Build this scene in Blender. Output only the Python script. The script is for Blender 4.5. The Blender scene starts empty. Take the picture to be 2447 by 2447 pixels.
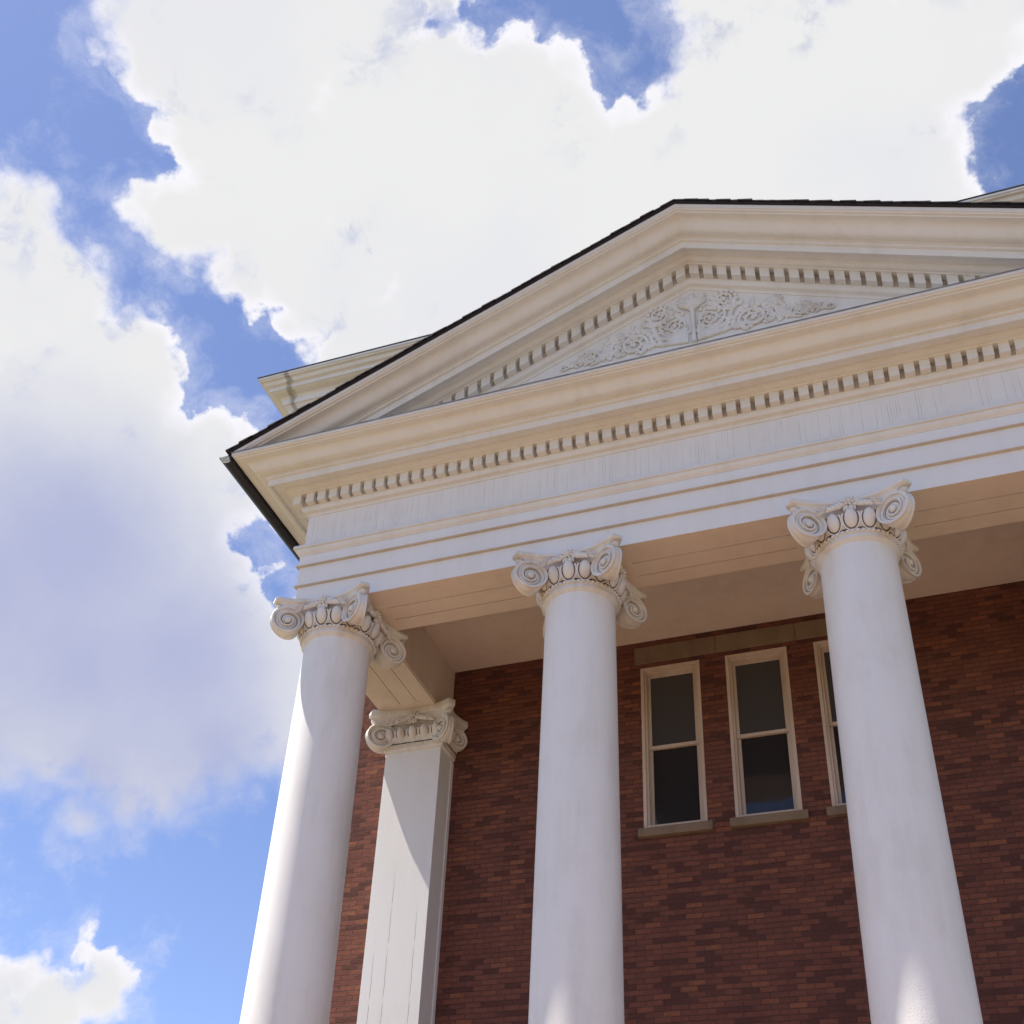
import bpy, bmesh, math, random
from mathutils import Vector, Matrix
random.seed(7)
R = math.radians
sc = bpy.context.scene
COL = sc.collection

# ------------------------------------------------------------------ camera
EYE = 1.6                                   # eye height; mesh heights below are measured from the eye, ground at -EYE
cam_d = bpy.data.cameras.new('camera')
cam = bpy.data.objects.new('camera', cam_d); COL.objects.link(cam); sc.camera = cam
yaw, pit, rol = -0.36036, 0.57254, 0.04619
fw = Vector((math.sin(yaw)*math.cos(pit), math.cos(yaw)*math.cos(pit), math.sin(pit)))
rt0 = Vector((math.cos(yaw), -math.sin(yaw), 0)); up0 = rt0.cross(fw)
rt = math.cos(rol)*rt0 + math.sin(rol)*up0; up = -math.sin(rol)*rt0 + math.cos(rol)*up0
cam.matrix_world = Matrix(((rt.x, up.x, -fw.x, 1.7544), (rt.y, up.y, -fw.y, -10.4615), (rt.z, up.z, -fw.z, EYE), (0, 0, 0, 1)))
cam_d.sensor_width = 36.0
cam_d.lens = 2891.76/2447*36
cam_d.shift_y = (1636.35-1223.5)/2447
cam_d.clip_end = 3000
sc.render.resolution_x = sc.render.resolution_y = 1024

# ------------------------------------------------------------------ sun, sky
SUN = Vector((-1.0, -0.229, 2.25)).normalized()
sl = bpy.data.lights.new('sun', 'SUN'); so = bpy.data.objects.new('sun', sl); COL.objects.link(so)
sl.energy = 4.6; sl.angle = R(0.53); sl.color = (1.0, 0.94, 0.85)
so.rotation_euler = SUN.to_track_quat('Z', 'Y').to_euler()
so.location = (-20, -10, 40)
sc.view_settings.view_transform = 'Standard'; sc.view_settings.look = 'None'
sc.view_settings.exposure = 1.35; sc.view_settings.gamma = 1.0; sc.view_settings.use_curve_mapping = False

# cumulus clouds: heading, elevation and angular radius in degrees of each puff
CLOUDS = [(-49.3, 57.3, 3.0), (-43.9, 58.6, 4.1), (-37.2, 61.0, 3.3), (-44.6, 55.5, 2.8), (-39.8, 53.6, 3.8), (-45.0, 50.4, 2.0), (-43.0, 51.2, 2.2), (-40.0, 50.4, 2.5), (-34.8, 50.2, 3.2), (-31.6, 47.9, 2.8), (-29.3, 55.8, 5.6), (-22.9, 57.1, 4.2), (-20.7, 52.0, 7.0), (-11.7, 55.6, 3.7), (-5.2, 59.4, 2.3), (-6.6, 61.5, 1.8), (-2.7, 56.5, 4.9), (4.2, 56.9, 4.6), (2.0, 52.6, 5.4), (10.9, 57.9, 3.3), (-9.3, 51.7, 6.9), (5.7, 52.9, 2.7), (13.4, 57.6, 2.1), (-0.7, 63.1, 3.9), (-37.3, 64.8, 5.1), (16.6, 59.6, 3.7), (-17.4, 68.2, 4.1),
  (-53.9, 47.7, 1.9), (-51.9, 45.1, 3.2), (-45.7, 43.9, 2.5), (-47.6, 41.7, 4.3), (-39.5, 40.7, 2.7), (-42.9, 37.1, 5.9), (-48.7, 38.0, 5.7), (-38.4, 36.8, 2.3), (-36.8, 33.3, 4.1), (-39.6, 30.4, 5.8), (-45.9, 30.2, 5.8), (-33.4, 30.2, 2.8), (-41.9, 24.1, 1.0), (-30.9, 32.8, 3.5), (-52.9, 34.2, 6.5), (-58.0, 39.5, 5.2),
  (-41.3, 15.9, 2.3), (-43.5, 15.6, 1.9), (-38.8, 16.9, 1.7), (-40.1, 18.2, 0.8), (-45.4, 19.9, 0.7), (-44.6, 13.5, 3.1),
  (95, 30, 8), (200, 25, 7), (250, 35, 7), (30, 30, 10)]  # last puffs are out of view, added to brighten the light on the scene
SHADE = [(-45.8, 35.6, 6.4), (-39.5, 32.2, 6.0), (-43.5, 30.8, 6.0), (-50, 33, 6), (-42, 26.5, 4.5), (-36, 28.5, 4.5), (-48, 27, 4.5)]

class NT:                                    # small node-tree helper
    def __init__(s, tree): s.t = tree; s.n = tree.nodes; s.l = tree.links; s.n.clear()
    def add(s, typ, **kw):
        n = s.n.new(typ)
        for k, v in kw.items(): setattr(n, k, v)
        return n
    def put(s, sock, v):
        if isinstance(v, bpy.types.NodeSocket): s.l.new(v, sock)
        elif v is not None: sock.default_value = v
    def math(s, op, a, b=None, c=None, clamp=False):
        n = s.add('ShaderNodeMath', operation=op); n.use_clamp = clamp
        for i, v in enumerate((a, b, c)):
            if v is not None: s.put(n.inputs[i], v)
        return n.outputs[0]
    def vmath(s, op, a, b=None, out=0):
        n = s.add('ShaderNodeVectorMath', operation=op); s.put(n.inputs[0], a)
        if b is not None: s.put(n.inputs[3] if op == 'SCALE' else n.inputs[1], b)
        return n.outputs['Value'] if op in ('DISTANCE', 'LENGTH', 'DOT_PRODUCT') else n.outputs[0]
    def noise(s, vec, scale, detail=4, rough=0.55, col=False, typ=None, lac=2.0):
        n = s.add('ShaderNodeTexNoise'); s.put(n.inputs['Vector'], vec)
        if typ: n.noise_type = typ
        n.inputs['Scale'].default_value = scale; n.inputs['Detail'].default_value = detail; n.inputs['Roughness'].default_value = rough; n.inputs['Lacunarity'].default_value = lac
        return n.outputs['Color'] if col else n.outputs[0]
    def smooth(s, v, a, b, lo=0.0, hi=1.0):
        n = s.add('ShaderNodeMapRange', interpolation_type='SMOOTHSTEP'); s.put(n.inputs[0], v)
        for i, q in ((1, a), (2, b), (3, lo), (4, hi)): s.put(n.inputs[i], q)
        return n.outputs[0]
    def mix(s, f, a, b, blend='MIX'):
        n = s.add('ShaderNodeMix', data_type='RGBA', blend_type=blend)
        s.put(n.inputs[0], f); s.put(n.inputs[6], a); s.put(n.inputs[7], b)
        return n.outputs[2]
    def ramp(s, f, stops, interp='LINEAR'):
        n = s.add('ShaderNodeValToRGB'); n.color_ramp.interpolation = interp; el = n.color_ramp.elements
        while len(el) < len(stops): el.new(0.5)
        for e, (p, c) in zip(el, stops): e.position = p; e.color = (*c, 1)
        s.put(n.inputs[0], f); return n.outputs[0]

w = bpy.data.worlds.new('World'); sc.world = w; w.use_nodes = True
k = NT(w.node_tree)
sky = k.add('ShaderNodeTexSky', sky_type='NISHITA'); sky.sun_disc = False
sky.sun_elevation = math.asin(SUN.z); sky.sun_rotation = math.atan2(SUN.x, SUN.y)
sky.altitude = 2500; sky.air_density = 1.0; sky.dust_density = 1.0; sky.ozone_density = 3.5
SKY_STRENGTH = 0.088
geo = k.add('ShaderNodeTexCoord').outputs['Generated']
d0 = k.vmath('NORMALIZE', geo)
def warp(vec, scale, amp, det, rough):
    c = k.noise(vec, scale, det, rough, col=True)
    c = k.vmath('SUBTRACT', c, (0.5, 0.5, 0.5)); c = k.vmath('SCALE', c, amp)
    return k.vmath('ADD', vec, c)
d1 = warp(d0, 9.0, 0.035, 2, 0.5)
d1 = warp(d1, 34.0, 0.026, 5, 0.58)
def azel(a, e): a, e = R(a), R(e); return (math.sin(a)*math.cos(e), math.cos(a)*math.cos(e), math.sin(e))
def field(lst, vec, sm):
    f = None
    for a, e, r in lst:
        v = k.math('SUBTRACT', R(r), k.vmath('DISTANCE', vec, azel(a, e)))
        f = v if f is None else k.math('SMOOTH_MAX', f, v, sm)
    return f
HOLES = [(-36.2, 37.6, 1.15), (-34.5, 36.0, 0.9), (-12.6, 60.4, 1.7), (14.6, 52.9, 1.3)]
F = field(CLOUDS, d1, 0.006)
F = k.math('MINIMUM', F, k.math('MULTIPLY', field(HOLES, d1, 0.004), -1.0))
fine = k.noise(d0, 48.0, 7, 0.56)
vo = k.add('ShaderNodeTexVoronoi', feature='F1'); vo.inputs['Scale'].default_value = 46.0; k.put(vo.inputs['Vector'], warp(d0, 30.0, 0.02, 3, 0.5))
F = k.math('MULTIPLY_ADD', k.math('SUBTRACT', 0.54, vo.outputs['Distance']), 0.016, F)
F2 = k.math('MULTIPLY_ADD', k.math('SUBTRACT', fine, 0.5), 0.036, F)
softn = k.smooth(k.noise(d0, 7.0, 2, 0.5), 0.42, 0.64, 0.0045, 0.019)
softn = k.math('ADD', softn, k.math('MULTIPLY', k.smooth(field([(-46, 24.0, 4.5), (-41, 24.5, 4.5), (-36, 26.5, 4.5), (-32, 28.5, 4)], d0, 0.01), -0.01, 0.05), 0.028))
mask = k.smooth(F2, k.math('MULTIPLY', softn, -0.6), softn)
core = k.smooth(k.math('MULTIPLY_ADD', k.math('SUBTRACT', fine, 0.5), 0.012, F), -0.002, 0.020)
G = k.smooth(k.math('MULTIPLY_ADD', k.math('SUBTRACT', k.noise(d0, 9.0, 5, 0.6), 0.5), 0.085, field(SHADE, d0, 0.09)), -0.05, 0.105)
ccol = k.mix(core, (0.385, 0.380, 0.405, 1), k.mix(k.smooth(k.noise(d0, 5.0, 4, 0.6), 0.42, 0.68), (0.334, 0.334, 0.335, 1), (0.320, 0.321, 0.336, 1)))
ccol = k.mix(G, ccol, (0.182, 0.195, 0.280, 1))
skyc = k.mix(1.0, sky.outputs[0], (SKY_STRENGTH*1.08, SKY_STRENGTH*0.95, SKY_STRENGTH*0.98, 1), 'MULTIPLY')
veil = k.math('MULTIPLY', k.smooth(k.math('MULTIPLY_ADD', k.math('SUBTRACT', k.noise(d1, 24.0, 6, 0.65), 0.5), 0.16, F), -0.030, 0.03), 0.34)
thin = k.math('MULTIPLY', k.smooth(k.noise(d1, 20.0, 6, 0.62), 0.54, 0.70), k.smooth(F, 0.004, 0.05, 0.55, 0.0))
mask = k.math('MAXIMUM', k.math('MULTIPLY', mask, k.math('SUBTRACT', 1.0, thin)), veil)
full = k.mix(mask, skyc, ccol)
bg = k.add('ShaderNodeBackground'); k.put(bg.inputs[0], full); bg.inputs[1].default_value = 1.0
k.l.new(bg.outputs[0], k.add('ShaderNodeOutputWorld').inputs[0])

# ------------------------------------------------------------------ materials
def newmat(name):
    m = bpy.data.materials.new(name); m.use_nodes = True; t = NT(m.node_tree)
    b = t.add('ShaderNodeBsdfPrincipled'); t.l.new(b.outputs[0], t.add('ShaderNodeOutputMaterial').inputs[0])
    pos = t.add('ShaderNodeNewGeometry')
    return m, t, b, pos
def bump(t, b, h, dist, strength=1.0):
    n = t.add('ShaderNodeBump'); n.inputs['Distance'].default_value = dist; n.inputs['Strength'].default_value = strength
    t.put(n.inputs['Height'], h); t.l.new(n.outputs[0], b.inputs['Normal'])
def paint(name, base, dark, rough=0.55, bscale=60, bdist=0.004, streak=0.25, cracks=0.0, splits=()):
    m, t, b, g = newmat(name); p = g.outputs['Position']
    mp = t.add('ShaderNodeMapping'); mp.inputs['Scale'].default_value = (1, 1, 0.18); t.put(mp.inputs[0], p)
    n1 = t.noise(p, 0.9, 5, 0.6); n2 = t.noise(mp.outputs[0], 5.0, 5, 0.65)
    f = t.smooth(t.math('ADD', t.math('MULTIPLY', n1, 0.5), t.math('MULTIPLY', n2, 0.5)), 0.42, 0.72, 0.0, streak)
    c = t.mix(f, (*base, 1), (*dark, 1))
    h = t.noise(p, bscale, 4, 0.6)
    if cracks:                                # paint split along the boards: fine upright hairlines in patches
        sx = t.add('ShaderNodeSeparateXYZ'); t.put(sx.inputs[0], p)
        mp2 = t.add('ShaderNodeMapping'); mp2.inputs['Scale'].default_value = (8, 8, 2.5); t.put(mp2.inputs[0], p)
        u = t.math('MULTIPLY_ADD', t.noise(mp2.outputs[0], 1.0, 3, 0.6), 0.7, t.math('MULTIPLY', t.math('ADD', sx.outputs[0], sx.outputs[1]), 31.0))
        fr_ = t.math('FRACT', u); cell = t.math('FLOOR', u)
        wn = t.add('ShaderNodeTexWhiteNoise', noise_dimensions='1D'); t.put(wn.inputs['W'], cell)
        line = t.smooth(t.math('ABSOLUTE', t.math('SUBTRACT', fr_, 0.5)), 0.03, 0.10, 1.0, 0.0)
        line = t.math('MULTIPLY', line, t.smooth(wn.outputs[0], 0.15, 0.9))
        mp3 = t.add('ShaderNodeMapping'); mp3.inputs['Scale'].default_value = (9, 9, 3.0); t.put(mp3.inputs[0], p)
        line = t.math('MULTIPLY', line, t.smooth(t.noise(mp3.outputs[0], 1.0, 3, 0.6), 0.36, 0.58))
        patch = t.smooth(t.noise(p, 1.1, 3, 0.6), 0.30, 0.62, 0.5, 1.0)
        line = t.math('MULTIPLY', line, patch)
        c = t.mix(t.math('MULTIPLY', line, cracks), c, (0.38, 0.40, 0.44, 1))
        h = t.math('SUBTRACT', t.math('MULTIPLY', h, 0.3), t.math('MULTIPLY', line, 1.0))
    if splits:                                # long upright splits in the boards: (x, upper end)
        sx = t.add('ShaderNodeSeparateXYZ'); t.put(sx.inputs[0], p)
        mp4 = t.add('ShaderNodeMapping'); mp4.inputs['Scale'].default_value = (0.0, 0.0, 1.0); t.put(mp4.inputs[0], p)
        wob = t.math('MULTIPLY', t.math('SUBTRACT', t.noise(mp4.outputs[0], 2.5, 5, 0.6), 0.5), 0.035)
        tot = None
        for x_, z_ in splits:
            dx = t.math('ABSOLUTE', t.math('SUBTRACT', t.math('ADD', t.math('ABSOLUTE', sx.outputs[0]), wob), -x_))
            l_ = t.math('MULTIPLY', t.smooth(dx, 0.0018, 0.005, 1.0, 0.0), t.smooth(sx.outputs[2], z_+1.6-0.8, z_+1.6, 1.0, 0.0))
            tot = l_ if tot is None else t.math('MAXIMUM', tot, l_)
        tot = t.math('MULTIPLY', tot, t.smooth(t.noise(mp4.outputs[0], 4.0, 3, 0.6), 0.34, 0.52))
        c = t.mix(t.math('MULTIPLY', tot, 0.75), c, (0.25, 0.22, 0.19, 1)); h = t.math('SUBTRACT', h, t.math('MULTIPLY', tot, 2.0))
    t.put(b.inputs['Base Color'], c); b.inputs['Roughness'].default_value = rough
    b.inputs['Specular IOR Level'].default_value = 0.35
    bump(t, b, h, bdist)
    return m
WHITE = (0.80, 0.785, 0.755); DIRT = (0.60, 0.555, 0.48)
M_TRIM = paint('painted_trim', (0.77, 0.748, 0.70), DIRT, streak=0.5)
M_FASCIA = paint('fascia_paint', (0.80, 0.785, 0.75), DIRT, streak=0.25)
M_LINE = paint('brown_underside', (0.58, 0.50, 0.41), (0.42, 0.34, 0.26), streak=0.6)  # browner colour for the downward faces of the architrave steps
M_FRIEZE = paint('cracked_paint', (0.79, 0.775, 0.74), DIRT, streak=0.25, cracks=0.8, bdist=0.002)
M_SHAFT = paint('column_paint', (0.81, 0.785, 0.74), DIRT, rough=0.5, bscale=55, bdist=0.0022, streak=0.5)
M_CAP = paint('capital_paint', (0.76, 0.73, 0.68), (0.45, 0.37, 0.28), streak=0.75, bscale=45, bdist=0.005)
M_RELIEF = paint('relief_paint', (0.78, 0.76, 0.72), (0.52, 0.46, 0.38), streak=0.8, bscale=60, bdist=0.004)
M_PIL = paint('pilaster_paint', (0.78, 0.765, 0.735), DIRT, streak=0.2, bdist=0.0012, splits=((-5.044, 5.9), (-4.856, 6.9), (-4.49, 6.4)))
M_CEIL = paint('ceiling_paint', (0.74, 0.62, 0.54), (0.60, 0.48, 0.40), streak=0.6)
M_BOUNCE = paint('soffit_bounce_tint', (0.76, 0.65, 0.54), (0.62, 0.50, 0.40), streak=0.5)  # warm ground bounce put into the colour as tan
M_FRAME = paint('window_paint', (0.64, 0.53, 0.44), (0.46, 0.36, 0.28), streak=0.8)
M_STONE = paint('sandstone', (0.25, 0.18, 0.12), (0.14, 0.10, 0.07), rough=0.85, streak=0.9, bscale=25, bdist=0.01)
def plain(name, col, rough, metal=0.0, bs=30, bd=0.003):
    m, t, b, g = newmat(name)
    n = t.noise(g.outputs['Position'], 6.0, 5, 0.6)
    t.put(b.inputs['Base Color'], t.mix(t.smooth(n, 0.35, 0.7), (*col, 1), (*[c*0.6 for c in col], 1)))
    b.inputs['Roughness'].default_value = rough; b.inputs['Metallic'].default_value = metal
    bump(t, b, t.noise(g.outputs['Position'], bs, 3, 0.6), bd)
    return m
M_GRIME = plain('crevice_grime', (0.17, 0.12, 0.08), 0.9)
M_SHINGLE = plain('asphalt_shingle', (0.022, 0.018, 0.024), 0.9, bs=120, bd=0.004)
M_GUTTER = plain('dark_gutter', (0.020, 0.018, 0.022), 0.55)
M_FLASH = plain('metal_flashing', (0.30, 0.29, 0.28), 0.5, 0.2)
M_GLASS, t, b, g = newmat('dark_window_glass')
b.inputs['Base Color'].default_value = (0.026, 0.026, 0.029, 1); b.inputs['Roughness'].default_value = 0.06
bump(t, b, t.noise(g.outputs['Position'], 2.2, 2, 0.5), 0.004)
M_SCREEN, t, b, g = newmat('screened_window_glass')
b.inputs['Base Color'].default_value = (0.060, 0.060, 0.066, 1); b.inputs['Roughness'].default_value = 0.3
bump(t, b, t.noise(g.outputs['Position'], 2.2, 2, 0.5), 0.004)

def brick_mat(name, L=0.212, H=0.0705, mortar=0.0085, ground=False):
    m, t, b, g = newmat(name); p = t.add('ShaderNodeSeparateXYZ'); t.put(p.inputs[0], g.outputs['Position'])
    nn = t.add('ShaderNodeSeparateXYZ'); t.put(nn.inputs[0], g.outputs['True Normal'])
    px, py, pz = p.outputs
    if ground: u, v = px, py
    else:
        ax = t.math('ABSOLUTE', nn.outputs[0])
        u = t.math('ADD', t.math('MULTIPLY', py, ax), t.math('MULTIPLY', px, t.math('SUBTRACT', 1.0, ax))); v = pz
    wob = t.noise(g.outputs['Position'], 3.0, 2, 0.5)
    v = t.math('MULTIPLY_ADD', t.math('SUBTRACT', wob, 0.5), 0.012, v)
    vr = t.math('DIVIDE', v, H); row = t.math('FLOOR', vr); fv = t.math('FRACT', vr)
    rowr = t.add('ShaderNodeTexWhiteNoise', noise_dimensions='1D'); t.put(rowr.inputs['W'], row)
    off = t.math('MULTIPLY_ADD', t.math('FLOORED_MODULO', row, 2.0), 0.5, t.math('MULTIPLY', rowr.outputs[0], 0.10))
    ur = t.math('ADD', t.math('DIVIDE', u, L), off); colm = t.math('FLOOR', ur); fu = t.math('FRACT', ur)
    cmb = t.add('ShaderNodeCombineXYZ'); t.put(cmb.inputs[0], colm); t.put(cmb.inputs[1], row)
    wn = t.add('ShaderNodeTexWhiteNoise', noise_dimensions='2D'); t.put(wn.inputs['Vector'], cmb.outputs[0])
    r1 = wn.outputs['Value']; sp = t.add('ShaderNodeSeparateColor'); t.put(sp.inputs[0], wn.outputs['Color'])
    # dark bricks gather in drifts
    drift = t.noise(g.outputs['Position'], 0.9, 3, 0.6)
    rr = t.math('ADD', r1, t.math('MULTIPLY', t.math('SUBTRACT', drift, 0.5), 0.5))
    c = t.ramp(rr, [(0.0, (0.108, 0.048, 0.041)), (0.18, (0.120, 0.052, 0.043)), (0.25, (0.170, 0.070, 0.054)), (0.80, (0.210, 0.083, 0.060)), (0.90, (0.232, 0.091, 0.060)), (1.0, (0.275, 0.110, 0.064))])
    if ground: c = t.mix(0.6, c, (0.208, 0.178, 0.112, 1))
    tex = t.noise(g.outputs['Position'], 22.0, 5, 0.65)
    c = t.mix(t.smooth(tex, 0.35, 0.75, 0.0, 0.45), c, (0.11, 0.05, 0.038, 1))
    mj = t.noise(g.outputs['Position'], 40.0, 3, 0.6)
    hm = t.math('MULTIPLY_ADD', t.math('SUBTRACT', mj, 0.5), 0.006, mortar)
    du = t.math('MULTIPLY', t.math('MINIMUM', fu, t.math('SUBTRACT', 1.0, fu)), L)
    dv = t.math('MULTIPLY', t.math('MINIMUM', fv, t.math('SUBTRACT', 1.0, fv)), H)
    ed = t.math('MINIMUM', du, dv)
    mm = t.smooth(ed, t.math('MULTIPLY', hm, 0.35), t.math('MULTIPLY', hm, 0.8), 1.0, 0.0)
    mc = (0.27, 0.20, 0.15, 1) if ground else (0.150, 0.088, 0.070, 1)
    t.put(b.inputs['Base Color'], t.mix(t.math('MULTIPLY', mm, 0.85), c, mc)); b.inputs['Roughness'].default_value = 0.88
    b.inputs['Specular IOR Level'].default_value = 0.06
    h = t.math('SUBTRACT', 1.0, mm)
    h = t.math('ADD', h, t.math('MULTIPLY', sp.outputs[1], 0.9))
    # every brick sits a little askew
    h = t.math('ADD', h, t.math('MULTIPLY', t.math('SUBTRACT', fu, 0.5), t.math('MULTIPLY', t.math('SUBTRACT', sp.outputs[2], 0.5), 1.2)))
    h = t.math('ADD', h, t.math('MULTIPLY', tex, 0.7))
    bump(t, b, h, 0.012)
    return m
M_BRICK = brick_mat('red_brick')
M_PAVER = brick_mat('brick_paving', L=0.20, H=0.10, ground=True)
M_FLOORM = plain('quarry_tile', (0.34, 0.18, 0.12), 0.8, bs=40)

# ------------------------------------------------------------------ mesh helpers
class MB:
    def __init__(s): s.v = []; s.f = []; s.m = []
    def add(s, vs, fs, mi=0):
        o = len(s.v); s.v += [tuple(v) for v in vs]; s.f += [tuple(i+o for i in f) for f in fs]; s.m += [mi]*len(fs)
    def box(s, a, b, mi=0):
        x0, y0, z0 = a; x1, y1, z1 = b
        s.add([(x0,y0,z0),(x1,y0,z0),(x1,y1,z0),(x0,y1,z0),(x0,y0,z1),(x1,y0,z1),(x1,y1,z1),(x0,y1,z1)],
              [(0,3,2,1),(4,5,6,7),(0,1,5,4),(1,2,6,5),(2,3,7,6),(3,0,4,7)], mi)
    def prism(s, loop, axis_fn, a, b, mi=0):          # closed 2-D loop extruded from a to b, axis_fn(u, v, t) -> point
        n = len(loop); vs = [axis_fn(u, v, a) for u, v in loop] + [axis_fn(u, v, b) for u, v in loop]
        s.add(vs, [(i, (i+1) % n, n+(i+1) % n, n+i) for i in range(n)] + [tuple(range(n))[::-1], tuple(range(n, 2*n))], mi)
    def lathe(s, prof, seg=48, c=(0, 0), mi=0, cap=True):
        n = len(prof); vs = []
        for i in range(seg):
            a = 2*math.pi*i/seg
            vs += [(c[0]+r*math.cos(a), c[1]+r*math.sin(a), z) for r, z in prof]
        fs = [(i*n+j, ((i+1) % seg)*n+j, ((i+1) % seg)*n+j+1, i*n+j+1) for i in range(seg) for j in range(n-1)]
        if cap: fs += [tuple(i*n for i in range(seg))[::-1], tuple(i*n+n-1 for i in range(seg))]
        s.add(vs, fs, mi)
    def ellipsoid(s, c, ax, ay, az, seg=12, rings=8, mi=0):   # three axis vectors
        c, ax, ay, az = Vector(c), Vector(ax), Vector(ay), Vector(az); vs = [c+az]
        for j in range(1, rings):
            ph = math.pi*j/rings
            for i in range(seg):
                a = 2*math.pi*i/seg
                vs.append(c + ax*(math.sin(ph)*math.cos(a)) + ay*(math.sin(ph)*math.sin(a)) + az*math.cos(ph))
        vs.append(c-az); e = len(vs)-1; fs = []
        for i in range(seg):
            q = (i+1) % seg
            fs.append((0, 1+i, 1+q)); fs.append((e, 1+(rings-2)*seg+q, 1+(rings-2)*seg+i))
            for j in range(rings-2): fs.append((1+j*seg+i, 1+(j+1)*seg+i, 1+(j+1)*seg+q, 1+j*seg+q))
        s.add(vs, fs, mi)
    def tube(s, pts, rad, seg=8, mi=0, flat=None, nrm=None):  # polyline tube; rad number or list
        pts = [Vector(p) for p in pts]; n = len(pts); rad = rad if isinstance(rad, (list, tuple)) else [rad]*n
        vs = []; ref = Vector(nrm) if nrm else Vector((0.31, 0.77, 0.55))
        for i, p in enumerate(pts):
            d = (pts[min(i+1, n-1)]-pts[max(i-1, 0)])
            d = d.normalized() if d.length > 1e-9 else Vector((0, 0, 1))
            b = d.cross(ref); b = b.normalized() if b.length > 1e-6 else Vector((1, 0, 0)); c = b.cross(d)
            for j in range(seg):
                a = 2*math.pi*j/seg
                vs.append(p + b*(rad[i]*math.cos(a)) + c*(rad[i]*math.sin(a)*(flat or 1.0)))
        fs = [(i*seg+j, i*seg+(j+1) % seg, (i+1)*seg+(j+1) % seg, (i+1)*seg+j) for i in range(n-1) for j in range(seg)]
        fs += [tuple(range(seg))[::-1], tuple(range((n-1)*seg, n*seg))]
        s.add(vs, fs, mi)
    def build(s, name, mats, parent=None, loc=None, smooth=None, bevel=0.0, clip=None):
        me = bpy.data.meshes.new(name); me.from_pydata(s.v, [], s.f)
        mats = mats if isinstance(mats, (list, tuple)) else [mats]
        for m in mats: me.materials.append(m)
        me.polygons.foreach_set('material_index', s.m)
        bm = bmesh.new(); bm.from_mesh(me)
        if clip:                                       # keep what lies on the side the normal points to
            bmesh.ops.bisect_plane(bm, geom=bm.verts[:]+bm.edges[:]+bm.faces[:], plane_co=clip[0], plane_no=clip[1], clear_inner=True)
        bmesh.ops.recalc_face_normals(bm, faces=bm.faces[:])
        bm.to_mesh(me); bm.free()
        if smooth:
            me.polygons.foreach_set('use_smooth', [True]*len(me.polygons)); me.set_sharp_from_angle(angle=R(smooth))
        o = bpy.data.objects.new(name, me); COL.objects.link(o)
        if parent: o.parent = parent
        if loc: o.location = loc
        if bevel:
            bv = o.modifiers.new('edge', 'BEVEL'); bv.width = bevel; bv.segments = 2; bv.limit_method = 'ANGLE'; bv.angle_limit = R(40)
        return o

# ------------------------------------------------------------------ setting
def struct(o): o['kind'] = 'structure'; return o
g = MB(); g.box((-600, -600, -EYE-1), (600, 600, -EYE)); g = struct(g.build('ground', plain('lawn', (0.115, 0.115, 0.06), 0.95, bs=8, bd=0.03), loc=(0, 0, EYE)))
pv = MB(); pv.box((-26, -40, -EYE-0.2), (26, -2.6, -EYE+0.004)); struct(pv.build('paving', M_PAVER, loc=(0, 0, EYE)))

# ------------------------------------------------------------------ the building
bld = bpy.data.objects.new('brick_building', None); COL.objects.link(bld); bld.location = (0, 3.4765, 0)
bld['label'] = 'red brick building with a white four-column Ionic portico and carved pediment'
bld['category'] = 'building'
OFF = (0, -3.4765, EYE)
YW, YF, XF, WI = 3.4765, 0.2216, 5.2788, 0.86
YI, XI = YF+WI, XF-WI
YC = 0.6227; CX = (-4.8, -1.6, 1.6, 4.8); ZA = 9.0664; ZNECK = 8.565
def P(mb, name, mat, parent=bld, **kw):
    kw.setdefault('loc', OFF if parent is bld else None)
    return mb.build(name, mat, parent, **kw)

# ---- brick wall with window openings
XW, ZT = 7.0, 15.3
WINS = [(-1.569, -0.731), (-0.372, 0.468), (0.828, 1.668)]
WZ0, WZ1 = 7.031, 9.523
def wall_front():
    mb = MB(); xs = [-XW] + [c for wq in WINS for c in wq] + [XW]; zs = [-EYE, WZ0, WZ1, ZT]
    hole = lambda i, j: j == 1 and i % 2 == 1
    for i in range(len(xs)-1):
        for j in range(3):
            if hole(i, j):
                x0, x1, z0, z1, d = xs[i], xs[i+1], zs[1], zs[2], YW+0.32
                mb.add([(x0,YW,z0),(x0,YW,z1),(x0,d,z1),(x0,d,z0)], [(0,1,2,3)]); mb.add([(x1,YW,z0),(x1,YW,z1),(x1,d,z1),(x1,d,z0)], [(0,1,2,3)])
                mb.add([(x0,YW,z0),(x1,YW,z0),(x1,d,z0),(x0,d,z0)], [(0,1,2,3)]); mb.add([(x0,YW,z1),(x1,YW,z1),(x1,d,z1),(x0,d,z1)], [(0,1,2,3)])
                mb.add([(x0,d,z0),(x1,d,z0),(x1,d,z1),(x0,d,z1)], [(0,1,2,3)])
                continue
            mb.add([(xs[i],YW,zs[j]),(xs[i+1],YW,zs[j]),(xs[i+1],YW,zs[j+1]),(xs[i],YW,zs[j+1])], [(0,1,2,3)])
    B = YW+14
    for x in (-XW, XW): mb.add([(x,YW,-EYE),(x,B,-EYE),(x,B,ZT),(x,YW,ZT)], [(0,1,2,3)])
    mb.add([(-XW,B,-EYE),(XW,B,-EYE),(XW,B,ZT),(-XW,B,ZT)], [(0,1,2,3)])
    mb.add([(-XW,YW,ZT),(XW,YW,ZT),(XW,B,ZT),(-XW,B,ZT)], [(0,1,2,3)])
    return P(mb, 'wall', M_BRICK)
wall_front()
# ---- stone lintel blocks
for a, b_ in ((-1.65, -0.5), (-0.494, 0.597), (0.603, 1.755)):
    mb = MB(); mb.box((a, YW-0.022, 9.60), (b_, YW+0.05, 9.877)); P(mb, 'lintel', M_STONE, bevel=0.006)
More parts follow.
